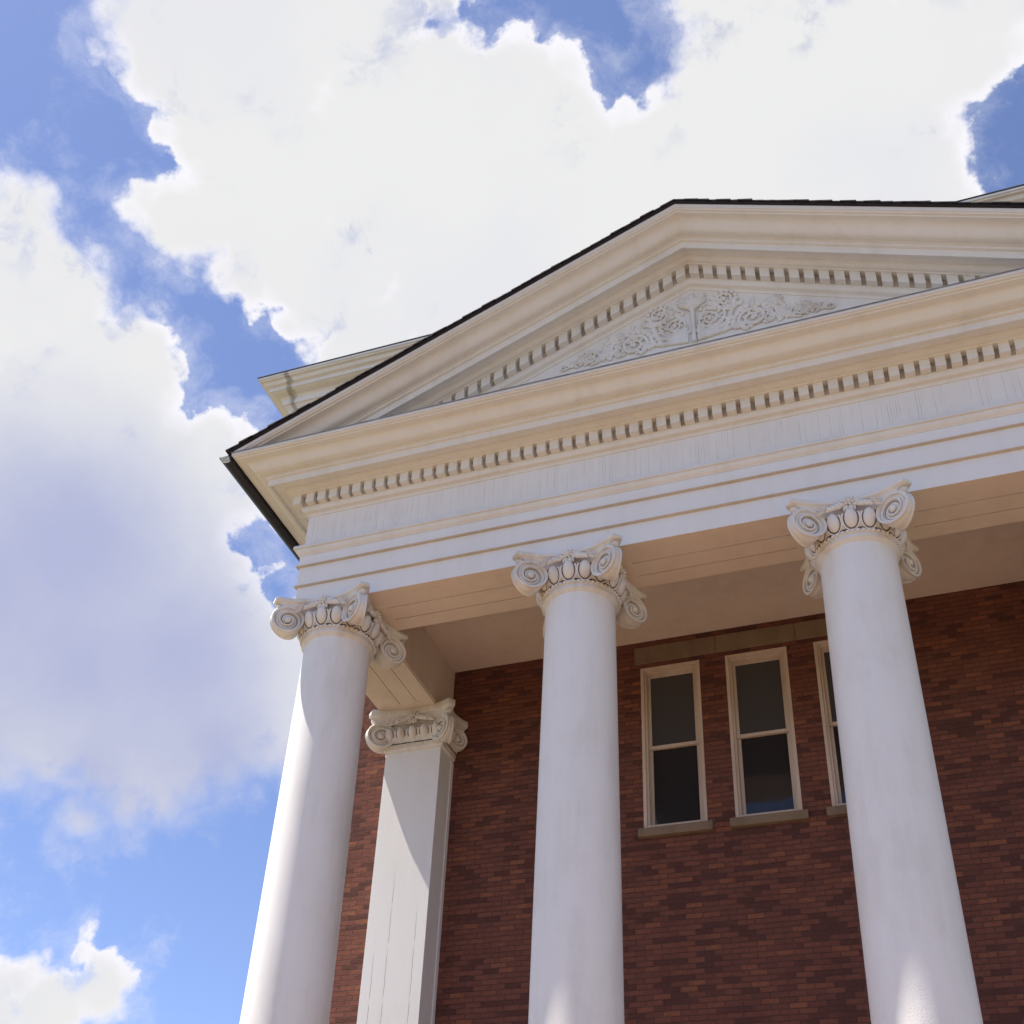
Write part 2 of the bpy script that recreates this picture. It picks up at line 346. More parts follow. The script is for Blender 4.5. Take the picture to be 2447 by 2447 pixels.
# ---- windows
def window(x0, x1):
    f = MB(); y0 = YW-0.012; yb = YW+0.20
    cz0, cz1 = WZ0, WZ1
    def ring(xa, xb, za, zb, wd, ya, yb2):
        f.box((xa, ya, za), (xa+wd, yb2, zb)); f.box((xb-wd, ya, za), (xb, yb2, zb))
        f.box((xa+wd, ya, zb-wd), (xb-wd, yb2, zb)); f.box((xa+wd, ya, za), (xb-wd, yb2, za+wd*0.6))
    ring(x0, x1, cz0, cz1, 0.045, y0, yb)                         # brick mould
    ring(x0+0.045, x1-0.045, cz0+0.027, cz1-0.045, 0.03, y0+0.03, yb)   # jamb stop
    o = P(f, 'window', M_FRAME, bevel=0.004)
    zm = 8.275
    for (za, zb, ys, gm) in ((zm-0.03, cz1-0.075, YW+0.085, M_SCREEN), (cz0+0.045, zm+0.03, YW+0.13, M_GLASS)):
        s_ = MB(); xa, xb = x0+0.0755, x1-0.0755; wd = 0.042
        s_.box((xa, ys, za), (xa+wd, ys+0.042, zb)); s_.box((xb-wd, ys, za), (xb, ys+0.042, zb))
        s_.box((xa+wd, ys, zb-0.05), (xb-wd, ys+0.042, zb)); s_.box((xa+wd, ys, za), (xb-wd, ys+0.042, za+0.05))
        P(s_, 'sash', M_FRAME, o, bevel=0.003)
        g_ = MB(); g_.box((xa+wd-0.005, ys+0.018, za+0.045), (xb-wd+0.005, ys+0.026, zb-0.045)); P(g_, 'pane', gm, o)
    s_ = MB(); s_.prism([(YW-0.075, 6.885), (YW+0.07, 6.885), (YW+0.07, 7.02), (YW-0.03, 7.018), (YW-0.075, 7.003)], lambda u, v, t_: (t_, u, v), x0-0.068, x1+0.068)
    P(s_, 'sill', M_STONE, o, bevel=0.005)
for a, b_ in WINS: window(a, b_)

# ---- U-shaped mouldings round the portico: closed profile of (projection, height)
def sweep(mb, prof, mi=0, xf=XF):
    n = len(prof); vs = []
    for p, z in prof: vs += [(-xf-p, YW, z), (-xf-p, YF-p, z), (xf+p, YF-p, z), (xf+p, YW, z)]
    fs = [(4*i+j, 4*i+j+1, 4*((i+1) % n)+j+1, 4*((i+1) % n)+j) for i in range(n) for j in range(3)]
    fs += [tuple(4*i for i in range(n)), tuple(4*i+3 for i in range(n))[::-1]]
    mb.add(vs, fs, mi)
def arc(p0, p1, bow, n=6):                    # curve between two profile points, bulging by bow to the left of the direction
    (a, b_), (c, d_) = p0, p1; dx, dy = c-a, d_-b_; L = math.hypot(dx, dy); nx, ny = -dy/L, dx/L
    return [(a+dx*t_/n+nx*bow*4*(t_/n)*(1-t_/n), b_+dy*t_/n+ny*bow*4*(t_/n)*(1-t_/n)) for t_ in range(n+1)]
def cyma(p0, p1, amp, n=12):                  # S curve
    (a, b_), (c, d_) = p0, p1; dx, dy = c-a, d_-b_; L = math.hypot(dx, dy); nx, ny = -dy/L, dx/L
    return [(a+dx*t_/n+nx*amp*math.sin(2*math.pi*t_/n), b_+dy*t_/n+ny*amp*math.sin(2*math.pi*t_/n)) for t_ in range(n+1)]

ent = None
ar = MB(); I = -WI
G1, G2, GW, GD = -0.353, -0.62, 0.013, 0.05
sweep(ar, [(0, ZA), (0, 9.362), (0.034, 9.366), (0.040, 9.376), (0.038, 9.392), (0.012, 9.402), (0.012, 9.680), (0.046, 9.684), (0.052, 9.694), (0.050, 9.710), (0.024, 9.720), (0.024, 9.862), (I+0.29, 9.862), (I+0.29, 9.9775), (I, 9.9775), (I, ZA+0.03), (I+0.012, ZA+0.026), (I+0.012, ZA),
    (G2, ZA), (G2, ZA+GD), (G2+GW, ZA+GD), (G2+GW, ZA), (G1-GW, ZA), (G1-GW, ZA+GD), (G1, ZA+GD), (G1, ZA)])
def board(x0, y0, x1, y1): ar.box((x0, y0, ZA-0.004), (x1, y1, ZA+0.02))
for cx in CX: board(max(cx-0.655, -XF+0.01), YF+0.30, min(cx+0.655, XF-0.01), YI-0.19)
for s_ in (-1, 1):
    x0, x1 = sorted((s_*(XF-0.30), s_*(XI+0.19))); board(x0, YI+0.0005, x1, YI+0.25); board(x0, YW-0.72, x1, YW-0.001)
# small bed moulding inside the beam
aro = P(ar, 'architrave', [M_FASCIA, M_BOUNCE, M_LINE])
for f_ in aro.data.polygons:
    if (f_.normal.z < -0.9 and f_.center.z < ZA+0.1) or (f_.center.z < 9.9 and YI-0.3 < f_.center.y and abs(f_.center.x) < XI+0.02 and f_.normal.z > -0.5): f_.material_index = 1  # soffit and beam inner faces get the painted-in bounce warmth
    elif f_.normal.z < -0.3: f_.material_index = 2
ta = MB(); sweep(ta, [(I+0.3, 9.863), (0.03, 9.863), (0.034, 9.878)] + arc((0.036, 9.880), (0.075, 9.945), -0.012) + [(0.088, 9.948), (0.098, 9.952), (0.098, 9.992), (0.09, 10.006), (I+0.3, 10.012)]); P(ta, 'taenia', M_TRIM, smooth=35)
fr = MB(); sweep(fr, [(I, 10.0125), (0.0, 10.0125), (0.0, 10.57), (I, 10.57)], 0); P(fr, 'frieze', M_FRIEZE)
# cornice
def cornice_profile():
    return ([(0.001, 10.545)] + cyma((0.012, 10.55), (0.085, 10.635), 0.010) + [(0.092, 10.642), (0.092, 10.825), (0.19, 10.825), (0.196, 10.835)]
            + arc((0.20, 10.838), (0.275, 10.875), -0.014) + [(0.285, 10.878), (0.285, 10.890), (0.30, 10.896), (0.410, 10.900), (0.414, 10.852), (0.436, 10.848), (0.440, 10.944), (0.472, 10.950), (0.474, 10.984), (0.500, 10.990)]
            + cyma((0.500, 11.000), (0.765, 11.118), -0.030) + [(0.772, 11.132), (0.800, 11.136), (0.806, 11.150), (0.822, 11.154), (0.826, 11.205)])
CP = cornice_profile()
co = MB(); sweep(co, CP + [(0.6, 11.214), (-0.30, 11.235), (-0.30, 10.545)]); cornice = P(co, 'cornice', M_TRIM, smooth=32)
DS, DP, DR = 0.1707, 0.178, 0.0955
M_ROOT = plain('recess_tan', (0.58, 0.49, 0.40), 0.9)  # tan for the back faces of the gaps between dentils
def tan_roots(o):
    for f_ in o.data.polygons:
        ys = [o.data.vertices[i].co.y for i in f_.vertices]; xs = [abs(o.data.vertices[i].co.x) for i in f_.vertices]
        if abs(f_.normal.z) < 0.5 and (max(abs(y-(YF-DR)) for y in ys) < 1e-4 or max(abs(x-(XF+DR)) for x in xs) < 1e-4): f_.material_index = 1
def teeth(a, b, pitch, gap, phase=0.0):        # tooth spans between a and b
    out = []; i = math.floor((a-phase)/pitch)
    while phase+i*pitch < b:
        t0, t1 = phase+i*pitch+gap/2, phase+(i+1)*pitch-gap/2
        if t0 > a-1e-6 and t1 < b+1e-6: out.append((t0, t1))
        i += 1
    return out
de = MB(); E0 = XF+DP
front = teeth(-E0+DS*0.6, E0-DS*0.6, DS, 0.056); side = teeth(YF-DP+DS*0.55, YW-0.1, DS, 0.056, YF-DP)
W_ = 0.0575
loop = [(-XF-DR, YW-0.003)]
for t0, t1 in side[::-1]: loop += [(-XF-DR, t1), (-E0, t1), (-E0, t0), (-XF-DR, t0)]
loop += [(-XF-DR, YF-DP+W_*2), (-E0, YF-DP+W_*2), (-E0, YF-DP), (-E0+W_*2, YF-DP), (-E0+W_*2, YF-DR)]
for t0, t1 in front: loop += [(t0, YF-DR), (t0, YF-DP), (t1, YF-DP), (t1, YF-DR)]
loop += [(E0-W_*2, YF-DR), (E0-W_*2, YF-DP), (E0, YF-DP), (E0, YF-DP+W_*2), (XF+DR, YF-DP+W_*2)]
for t0, t1 in side: loop += [(XF+DR, t0), (E0, t0), (E0, t1), (XF+DR, t1)]
loop += [(XF+DR, YW-0.003), (XF+0.08, YW-0.003), (XF+0.08, YF-0.08), (-XF-0.08, YF-0.08), (-XF-0.08, YW-0.003)]
de.prism(loop, lambda u, v, t_: (u, v, t_), 10.672, 10.8245)
tan_roots(P(de, 'dentil_course', [M_TRIM, M_ROOT], cornice))
fl = MB(); sweep(fl, [(0.829, 11.190), (0.832, 11.190), (0.834, 11.2085), (0.60, 11.2185), (0.30, 11.226), (0.30, 11.222), (0.60, 11.2148), (0.829, 11.2062)]); P(fl, 'flashing', M_FLASH, cornice)

# ---- raking cornice
SL, ZR, KZ = 0.4455, 13.932, 1.11
def rk(p, z, x): return (x, YF-p, ZR - SL*abs(x) + (z-11.205)*KZ)
rc = MB()
prof = CP + [(-0.30, 11.205), (-0.30, 10.545)]
n = len(prof)
for s_ in (-1, 1):
    XE = 6.28
    vs = [rk(p, z, 0.0) for p, z in prof] + [rk(p, z, s_*(XF+0.826)) for p, z in prof]
    rc.add(vs, [(i, (i+1) % n, n+(i+1) % n, n+i) for i in range(n)] + [tuple(range(n, 2*n))])
rake = P(rc, 'raking_cornice', M_TRIM, smooth=32, clip=((0, 0, 11.2195), (0, 0, 1)))
RD = 0.1797
for s_ in (-1, 1):
    de = MB(); loop = [(0.0, YF-DR)]
    for t0, t1 in teeth(0.001, 6.2, RD, 0.058, 0.001): loop += [(s_*t0, YF-DR), (s_*t0, YF-DP), (s_*t1, YF-DP), (s_*t1, YF-DR)]
    loop += [(s_*6.25, YF-DR), (s_*6.25, YF-0.08), (0.0, YF-0.08)]
    de.prism(loop, lambda u, v, t_: (u, v, ZR+(t_-11.205)*KZ-SL*abs(u)), 10.672, 10.8245)
    tan_roots(P(de, 'dentil_course', [M_TRIM, M_ROOT], rake, clip=((0, 0, 11.2195), (0, 0, 1))))
# ---- tympanum and its carved relief
ty = MB(); zt = ZR+(10.56-11.205)*KZ; xe = (zt-11.2)/SL
ty.prism([(-xe, 11.2), (xe, 11.2), (0, zt)], lambda u, v, t_: (u, t_, v), YF, YF+0.25)
tymp = P(ty, 'tympanum', M_TRIM)
re = MB(); RY = YF-0.004
def rp(x, z, d=0.0): return (x, RY-d, z)
def spiral(cx, cz, r0, turns, a0, dirn, th, steps=56, mi=0):
    pts = []; rad = []
    for i in range(steps+1):
        q = i/steps; r = r0*(1-q)**0.85+0.012; a = a0+dirn*2*math.pi*turns*q
        pts.append(rp(cx+r*math.cos(a), cz+r*math.sin(a), 0.012+0.012*q)); rad.append(0.95*th*(1-0.5*q))
    re.tube(pts, rad, 8, mi, nrm=(0, 1, 0))
    re.ellipsoid(rp(cx, cz, 0.012), (0.03*r0/0.15, 0, 0), (0, 0.03, 0), (0, 0, 0.03*r0/0.15), 10, 6, mi)
def leaf(x, z, ang, L, W, d=0.02, mi=0):
    ux, uz = math.cos(ang), math.sin(ang)
    L *= 1.25; W *= 1.5; d *= 1.35
    re.ellipsoid(rp(x+ux*L/2, z+uz*L/2, d*0.3), (ux*L/2, 0, uz*L/2), (-uz*W/2, 0, ux*W/2), (0, -d, 0), 10, 6, mi)
def leafring(cx, cz, r, a0, a1, n_, L, W, lean):
    for i in range(n_):
        a = a0+(a1-a0)*i/max(1, n_-1); leaf(cx+r*math.cos(a), cz+r*math.sin(a), a+lean, L*(0.8+0.4*random.random()), W, 0.022)
for s_ in (-1, 1):
    A = (lambda a: a) if s_ > 0 else (lambda a: math.pi-a)
    def sp2(x, z, r, turns, a0, th): spiral(s_*x, z, r, turns, A(a0), -s_, th)
    sp2(0.775, 12.375, 0.185, 1.9, R(250), 0.030)
    leafring(s_*0.775, 12.375, 0.20, A(R(210)), A(R(-20)), 13, 0.085, 0.055, -s_*0.75)
    sp2(1.37, 12.315, 0.12, 1.6, R(200), 0.021)
    leafring(s_*1.37, 12.315, 0.115, A(R(150)), A(R(0)), 7, 0.055, 0.035, -s_*0.8)
    sp2(1.73, 12.245, 0.045, 1.2, R(180), 0.016)
    sp2(0.225, 12.545, 0.145, 1.8, R(-60), 0.022)
    leafring(s_*0.225, 12.545, 0.15, A(R(-150)), A(R(60)), 9, 0.055, 0.035, s_*0.7)
    sp2(0.43, 12.835, 0.125, 1.6, R(230), 0.022)
    leafring(s_*0.43, 12.835, 0.13, A(R(190)), A(R(0)), 8, 0.06, 0.045, -s_*0.7)
    # small leaves curling inside and along the scrolls
    for (cx_, cz_, r_) in ((0.775, 12.375, 0.095), (1.37, 12.315, 0.055), (0.225, 12.545, 0.075), (0.43, 12.835, 0.065)):
        leafring(s_*cx_, cz_, r_, 0.0, R(300), 7, r_*0.55, r_*0.36, s_*0.9)
    # acanthus sprays filling the ground between the scrolls
    for (x_, z_, a0_, a1_, n_, L_) in ((0.10, 12.22, 95, 20, 8, 0.20), (0.50, 12.62, 150, 30, 7, 0.11), (1.02, 12.56, 110, -20, 7, 0.12), (1.08, 12.27, 120, 10, 7, 0.13), (0.60, 12.24, 160, 30, 7, 0.10), (0.30, 12.70, 160, 60, 5, 0.09), (1.52, 12.27, 150, 10, 6, 0.08)):
        for i in range(n_):
            a = R(a0_+(a1_-a0_)*i/(n_-1)); leaf(s_*x_, z_, A(a), L_*(0.75+0.5*random.random()), L_*0.26)
    rl = random.Random(11)
    for i in range(110):                       # low leafage that ties the scrolls together
        x_ = 0.08+1.55*rl.random()**1.15; top_ = zt-SL*x_-0.16; z_ = 12.20+(min(top_, 12.98)-12.20)*rl.random()*(0.95 if x_ < 1.2 else 0.6)
        if top_ < 12.26: continue
        leaf(s_*x_, z_, A(R(20+130*rl.random())), 0.055+0.05*rl.random(), 0.026+0.014*rl.random(), 0.013)
    # stems that join the scrolls
    def stem(pts, r0, r1):
        pp = [Vector(p_) for p_ in pts]; out = []
        for i in range(len(pp)-1):
            a, b_ = pp[i], pp[i+1]; p0 = pp[max(0, i-1)]; p3 = pp[min(len(pp)-1, i+2)]
            for j in range(8):
                q = j/8; out.append(0.5*((2*a)+(b_-p0)*q+(2*p0-5*a+4*b_-p3)*q*q+(3*a-p0-3*b_+p3)*q**3))
        out.append(pp[-1]); m_ = len(out)
        re.tube([rp(s_*v.x, v.y, 0.010) for v in out], [r0+(r1-r0)*i/m_ for i in range(m_)], 8, 0, nrm=(0, 1, 0))
    stem([(0.06, 12.25), (0.20, 12.32), (0.36, 12.42), (0.43, 12.60), (0.34, 12.78), (0.36, 12.93)], 0.026, 0.018)
    stem([(0.06, 12.22), (0.30, 12.25), (0.50, 12.30), (0.56, 12.48), (0.68, 12.62), (0.86, 12.63), (1.02, 12.52), (1.10, 12.36), (1.22, 12.25), (1.37, 12.20)], 0.030, 0.016)
    stem([(1.08, 12.66), (1.02, 12.56), (1.08, 12.45), (1.16, 12.34)], 0.012, 0.028)
    stem([(1.40, 12.42), (1.55, 12.33), (1.64, 12.26), (1.73, 12.21)], 0.016, 0.012)
    for i in range(9):
        leaf(s_*(0.08+0.035*i), 12.235+0.012*i, A(R(78-6*i)), 0.12, 0.032)
        leaf(s_*(0.40+0.02*i), 12.36+0.045*i, A(R(20+9*i)), 0.085, 0.045)
        leaf(s_*(0.98+0.03*i), 12.50-0.03*i, A(R(40-8*i)), 0.085, 0.040)
# torch in the middle
re.tube([rp(0.015, 12.18, 0.015), rp(0.015, 12.5, 0.015), rp(0.013, 12.80, 0.015)], [0.034, 0.026, 0.040], 10)
re.ellipsoid(rp(0.013, 12.81, 0.015), (0.07, 0, 0), (0, 0.035, 0), (0, 0, 0.028), 12, 6)
for i in range(7):
    a = R(90+(i-3)*17); leaf(0.013+0.035*math.cos(a), 12.82, a, 0.24 if i % 2 == 1 else 0.17, 0.06, 0.03)
P(re, 'relief_ornament', M_RELIEF, tymp, smooth=60)
# ---- portico roof and gutter
rf = MB()
XR = XF+0.87
for s_ in (-1, 1):
    for (a, b_, y0) in ((0.0, XR, YF-0.85),):
        vs = []
        for x in (a, b_):
            zz = ZR-SL*x
            vs += [(s_*x, y0, zz+0.003), (s_*x, y0, zz+0.035), (s_*x, YW-0.002, zz+0.035), (s_*x, YW-0.002, zz+0.003)]
        rf.add(vs, [(0,1,5,4),(1,2,6,5),(2,3,7,6),(3,0,4,7),(0,3,2,1),(4,5,6,7)])
    x = 0.0; EX = 0.135
    while x < XR:
        x1 = min(x+EX+0.05, XR+0.03); y0 = YF-0.865-0.018*random.random(); e = 0.008*random.random()
        z0, z1 = ZR-SL*x+0.0355, ZR-SL*x1+0.0355; hi = 0.020+e
        vs = [(s_*x, y0, z0), (s_*x, y0, z0+0.012), (s_*x1, y0, z1+hi), (s_*x1, y0, z1)] + [(s_*x, YW-0.003, z0), (s_*x, YW-0.003, z0+0.012), (s_*x1, YW-0.003, z1+hi), (s_*x1, YW-0.003, z1)]
        rf.add(vs, [(0,1,2,3),(7,6,5,4),(0,4,5,1),(1,5,6,2),(2,6,7,3),(3,7,4,0)]); x += EX
P(rf, 'portico_roof', M_SHINGLE)
for s_ in (-1, 1):
    gt = MB(); x0 = XF+0.835
    loop = [(x0, 11.205), (x0, 11.085), (x0+0.03, 11.065), (x0+0.075, 11.062)] + arc((x0+0.09, 11.068), (x0+0.165, 11.165), -0.018, 5) + [(x0+0.190, 11.172), (x0+0.195, 11.205), (x0+0.178, 11.206), (x0+0.17, 11.185)] + arc((x0+0.150, 11.165), (x0+0.08, 11.09), 0.016, 4) + [(x0+0.03, 11.085), (x0+0.014, 11.10), (x0+0.014, 11.206)]
    gt.prism(loop, lambda u, v, t_, s=s_: (s*u, t_, v), YF-0.80, YW-0.005)
    gt.add([(s_*u, YF-0.803, v) for u, v in [(x0, 11.205), (x0, 11.085), (x0+0.03, 11.065), (x0+0.075, 11.062), (x0+0.09, 11.068)] + arc((x0+0.09, 11.068), (x0+0.165, 11.165), -0.018, 5)[1:] + [(x0+0.175, 11.185), (x0+0.13, 11.195)]], [tuple(range(12))])
    P(gt, 'gutter', M_GUTTER, smooth=40)
# ---- ceiling
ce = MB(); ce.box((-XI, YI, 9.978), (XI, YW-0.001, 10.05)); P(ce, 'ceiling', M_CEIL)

# ---- columns
SEG = 64
def entasis(z0, z1, r0, r1, n_=14):
    return [(r0+(r1-r0)*(0.75*(i/n_)+0.25*(i/n_)**2), z0+(z1-z0)*i/n_) for i in range(n_+1)]
def fbox(mb, frame, a, b_, mi=0):
    o, ex, ey, ez = frame; t_ = MB(); t_.box(a, b_, mi); mb.add([o+ex*v[0]+ey*v[1]+ez*v[2] for v in t_.v], t_.f, mi)
def volute(mb, ang, rad, zc, Rv, hw):
    e = Vector((math.cos(ang), math.sin(ang), 0)); nn = Vector((-math.sin(ang), math.cos(ang), 0)); Z = Vector((0, 0, 1)); o = Vector((0, 0, zc))+e*rad
    wedge = lambda u: 1.0-0.50*u/Rv
    seg = 40
    prof_ = [(0.0, hw*0.62), (0.10, hw*0.62), (Rv*0.80, hw*0.66), (Rv*0.86, hw*0.98), (Rv*0.97, hw), (Rv, hw*0.90), (Rv*0.965, hw*0.72), (Rv*0.95, hw*0.5), (Rv*0.985, hw*0.36), (Rv*1.0, hw*0.2), (Rv*1.0, 0.0)]
    prof_ = prof_ + [(r, -q) for r, q in prof_[::-1][1:]]; m_ = len(prof_); vs = []
    for i in range(seg):
        a = 2*math.pi*i/seg
        # the outer turn opens slightly toward the top
        sc_ = 1.0+0.05*math.sin(a)
        for r, q in prof_: vs.append(o + e*(r*math.cos(a)*sc_) + Z*(r*math.sin(a)*sc_) + nn*(q*wedge(r*math.cos(a))))
    mb.add(vs, [(i*m_+j, ((i+1) % seg)*m_+j, ((i+1) % seg)*m_+j+1, i*m_+j+1) for i in range(seg) for j in range(m_-1)])
    for s_ in (-1, 1):
        pts = []; rd = []
        for i in range(81):
            q = i/80; a = math.pi*0.5 - 2*math.pi*2.1*q; r = Rv*0.88*(1-q)**0.9+0.028
            pts.append(o+e*(r*math.cos(a))+Z*(r*math.sin(a))+nn*(s_*hw*(0.70+0.12*q)*wedge(r*math.cos(a)))); rd.append(0.021*(1-0.45*q))
        mb.tube(pts, rd, 8, 0, nrm=tuple(nn))
        mb.ellipsoid(o+nn*(s_*hw*0.74), e*0.046, Z*0.046, nn*0.036, 14, 8)
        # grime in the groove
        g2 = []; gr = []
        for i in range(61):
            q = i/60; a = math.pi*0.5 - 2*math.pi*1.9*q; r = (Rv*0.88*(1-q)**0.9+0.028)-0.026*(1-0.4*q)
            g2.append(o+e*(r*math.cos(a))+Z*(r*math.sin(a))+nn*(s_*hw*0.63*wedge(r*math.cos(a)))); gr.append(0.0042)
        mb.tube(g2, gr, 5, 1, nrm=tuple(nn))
def abacus_loop(q, mid, cham, k_=10):
    # square with hollowed sides and cut corners; q = corner reach along x and y, mid = half width at the middle of a side
    pts = []
    for s_ in range(4):
        c_, d_ = [(1, 0), (0, 1), (-1, 0), (0, -1)][s_]          # outward direction of this side
        tx, ty_ = -d_, c_
        for i in range(k_+1):
            u = -1+2*i/k_; off = mid+(q-mid)*u*u
            pts.append((c_*off+tx*u*(q-cham), d_*off+ty_*u*(q-cham)))
    return pts
def loft(mb, loops, mi=0):
    n_ = len(loops[0][0]); vs = []
    for lp, z in loops: vs += [(x, y, z) for x, y in lp]
    fs = [(i*n_+j, i*n_+(j+1) % n_, (i+1)*n_+(j+1) % n_, (i+1)*n_+j) for i in range(len(loops)-1) for j in range(n_)]
    fs += [tuple(range(n_))[::-1], tuple(range((len(loops)-1)*n_, len(loops)*n_))]; mb.add(vs, fs, mi)
def egg(mb, o, tan, out, zc, w_=0.074, h_=0.116, dpt=0.062):
    Z = Vector((0, 0, 1)); o = Vector(o)+Z*zc; tan = Vector(tan); out = Vector(out)
    lean = (Z*0.95+out*0.30)
    mb.ellipsoid(o+out*0.004, tan*w_, out*dpt, lean*h_, 12, 8)
    for rr, rad, mi, push in ((w_+0.019, 0.0125, 0, 0.010), (w_+0.005, 0.0075, 1, 0.012)):
        pts = []
        for i in range(15):
            a = R(150)+R(240)*i/14
            pts.append(o+tan*(rr*math.cos(a))+lean*((h_/w_)*rr*0.93*math.sin(a))+out*push)
        mb.tube(pts, rad, 6, mi, nrm=tuple(out))
def fleuron(mb, o, tan, out):
    o = Vector(o); tan = Vector(tan); out = Vector(out); Z = Vector((0, 0, 1)); rn = random.Random(3)
    for ring, (n_, rr, L) in enumerate(((8, 0.062, 0.040), (6, 0.034, 0.026))):
        for i in range(n_):
            a = 2*math.pi*i/n_+0.3+ring*0.5
            d_ = tan*math.cos(a)+Z*math.sin(a)
            mb.ellipsoid(o+d_*rr+out*(0.008+0.022*ring), d_*L*(0.85+0.3*rn.random())+out*0.010, out*0.024, (out.cross(d_))*L*0.62, 8, 6)
    mb.ellipsoid(o+out*0.045, tan*0.024, Z*0.024, out*0.024, 8, 6)
    for s_ in (-1, 1):                        # husks running out to the volutes
        for j in range(4):
            u = 0.09+0.040*j
            mb.ellipsoid(o+tan*(s_*u)-Z*(0.010+0.020*j)+out*(0.010+0.010*j), tan*(s_*0.034)+Z*0.024, out*0.026, Z*0.022-tan*(s_*0.014), 8, 6)
            mb.ellipsoid(o+tan*(s_*(u+0.012))-Z*(0.046+0.013*j)+out*(0.008+0.010*j), tan*(s_*0.030)-Z*0.020, out*0.022, Z*0.017+tan*(s_*0.012), 8, 6)
        for j in range(4):
            mb.ellipsoid(o+tan*(s_*(0.262+0.016*j))-Z*(0.035+0.028*j)+out*0.045, tan*(s_*0.052)-Z*0.014, out*0.018, Z*0.011, 8, 5)
    for j in range(5):
        mb.ellipsoid(o-Z*(0.080+0.012*(j % 2))+tan*(0.028*(j-2))+out*0.008, tan*0.015, out*0.02, Z*0.034, 7, 5)

def capital_mesh():
    mb = MB()
    core = [(0.410, -0.055), (0.425, -0.040), (0.440, -0.020), (0.452, -0.012), (0.454, 0.012), (0.448, 0.020), (0.448, 0.040), (0.456, 0.046), (0.462, 0.060), (0.456, 0.078), (0.450, 0.084),
            (0.462, 0.092), (0.480, 0.13), (0.490, 0.18), (0.486, 0.23), (0.465, 0.28), (0.44, 0.30), (0.44, 0.42)]
    mb.lathe(core, 64)
    for i in range(52):
        a = 2*math.pi*i/52; o = Vector((0.462*math.cos(a), 0.462*math.sin(a), 0.061)); tn = Vector((-math.sin(a), math.cos(a), 0)); ou = Vector((math.cos(a), math.sin(a), 0))
        mb.ellipsoid(o, tn*0.023, ou*0.022, Vector((0, 0, 0.022)), 8, 6)
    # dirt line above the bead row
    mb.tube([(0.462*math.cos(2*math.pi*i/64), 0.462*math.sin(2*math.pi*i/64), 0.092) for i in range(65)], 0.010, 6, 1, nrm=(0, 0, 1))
    for i in range(16):
        a = 2*math.pi*(i)/16+math.pi/2; ou = Vector((math.cos(a), math.sin(a), 0)); tn = Vector((-math.sin(a), math.cos(a), 0))
        egg(mb, ou*0.485, tn, ou, 0.205)
        a2 = a+math.pi/16; ou = Vector((math.cos(a2), math.sin(a2), 0)); tn = Vector((-math.sin(a2), math.cos(a2), 0))
        mb.ellipsoid(ou*0.49+Vector((0, 0, 0.18)), tn*0.010, ou*0.016, Vector((0, 0, 0.085)), 6, 6)
    loft(mb, [(abacus_loop(0.585, 0.425, 0.085), 0.385), (abacus_loop(0.60, 0.435, 0.085), 0.398), (abacus_loop(0.612, 0.440, 0.085), 0.415), (abacus_loop(0.640, 0.462, 0.085), 0.437), (abacus_loop(0.668, 0.484, 0.088), 0.444), (abacus_loop(0.674, 0.490, 0.088), 0.452), (abacus_loop(0.674, 0.490, 0.088), 0.484), (abacus_loop(0.664, 0.482, 0.088), 0.4995)])
    # channel between the scrolls, hollow like the abacus above it
    for qq, mm, z0, z1 in ((0.555, 0.415, 0.30, 0.386),):
        loft(mb, [(abacus_loop(qq*0.93, mm*0.98, 0.09), z0), (abacus_loop(qq, mm, 0.09), z0+0.015), (abacus_loop(qq*0.975, mm, 0.09), z0+0.03), (abacus_loop(qq*0.975, mm, 0.09), z1-0.02), (abacus_loop(qq*1.02, mm*1.02, 0.09), z1)])
    for i in range(4):
        volute(mb, R(45+90*i), 0.700, 0.190, 0.195, 0.098)
        # leaf that tops each scroll
        a = R(45+90*i); e = Vector((math.cos(a), math.sin(a), 0)); nn = Vector((-math.sin(a), math.cos(a), 0))
        mb.ellipsoid(e*0.80+Vector((0, 0, 0.375)), e*0.075+Vector((0, 0, 0.02)), nn*0.055, Vector((0, 0, 0.032)), 10, 6)
        c_, d_ = [(1, 0), (0, 1), (-1, 0), (0, -1)][i]
        fleuron(mb, (c_*0.50, d_*0.50, 0.418), (-d_, c_, 0), (c_, d_, 0))
    return mb
cap_src = None
FLOOR = -0.70
sh = MB(); sh.lathe(entasis(FLOOR+0.42, ZNECK-0.04, 0.494, 0.412, 18) + [(0.410, ZNECK)], 96)
bs = MB(); bs.lathe([(0.49, 0.46), (0.53, 0.44), (0.53, 0.40), (0.56, 0.39), (0.59, 0.36), (0.59, 0.32), (0.56, 0.29), (0.545, 0.28), (0.545, 0.25), (0.58, 0.22), (0.60, 0.21), (0.60, 0.19), (0.65, 0.18), (0.67, 0.14), (0.65, 0.10), (0.63, 0.09)], 64)
bs.box((-0.68, -0.68, 0.0), (0.68, 0.68, 0.0895))
c0 = sh.build('column', M_SHAFT, bld, loc=(CX[0], YC+OFF[1], EYE), smooth=40)
k0 = capital_mesh().build('capital', [M_CAP, M_GRIME], c0, loc=(0, 0, ZNECK), smooth=45)
b0 = bs.build('base', M_TRIM, c0, loc=(0, 0, FLOOR), smooth=40)
for cx in CX[1:]:
    c = c0.copy(); COL.objects.link(c); c.parent = bld; c.location = (cx, YC+OFF[1], EYE)
    for s_ in (k0, b0):
        q = s_.copy(); COL.objects.link(q); q.parent = c

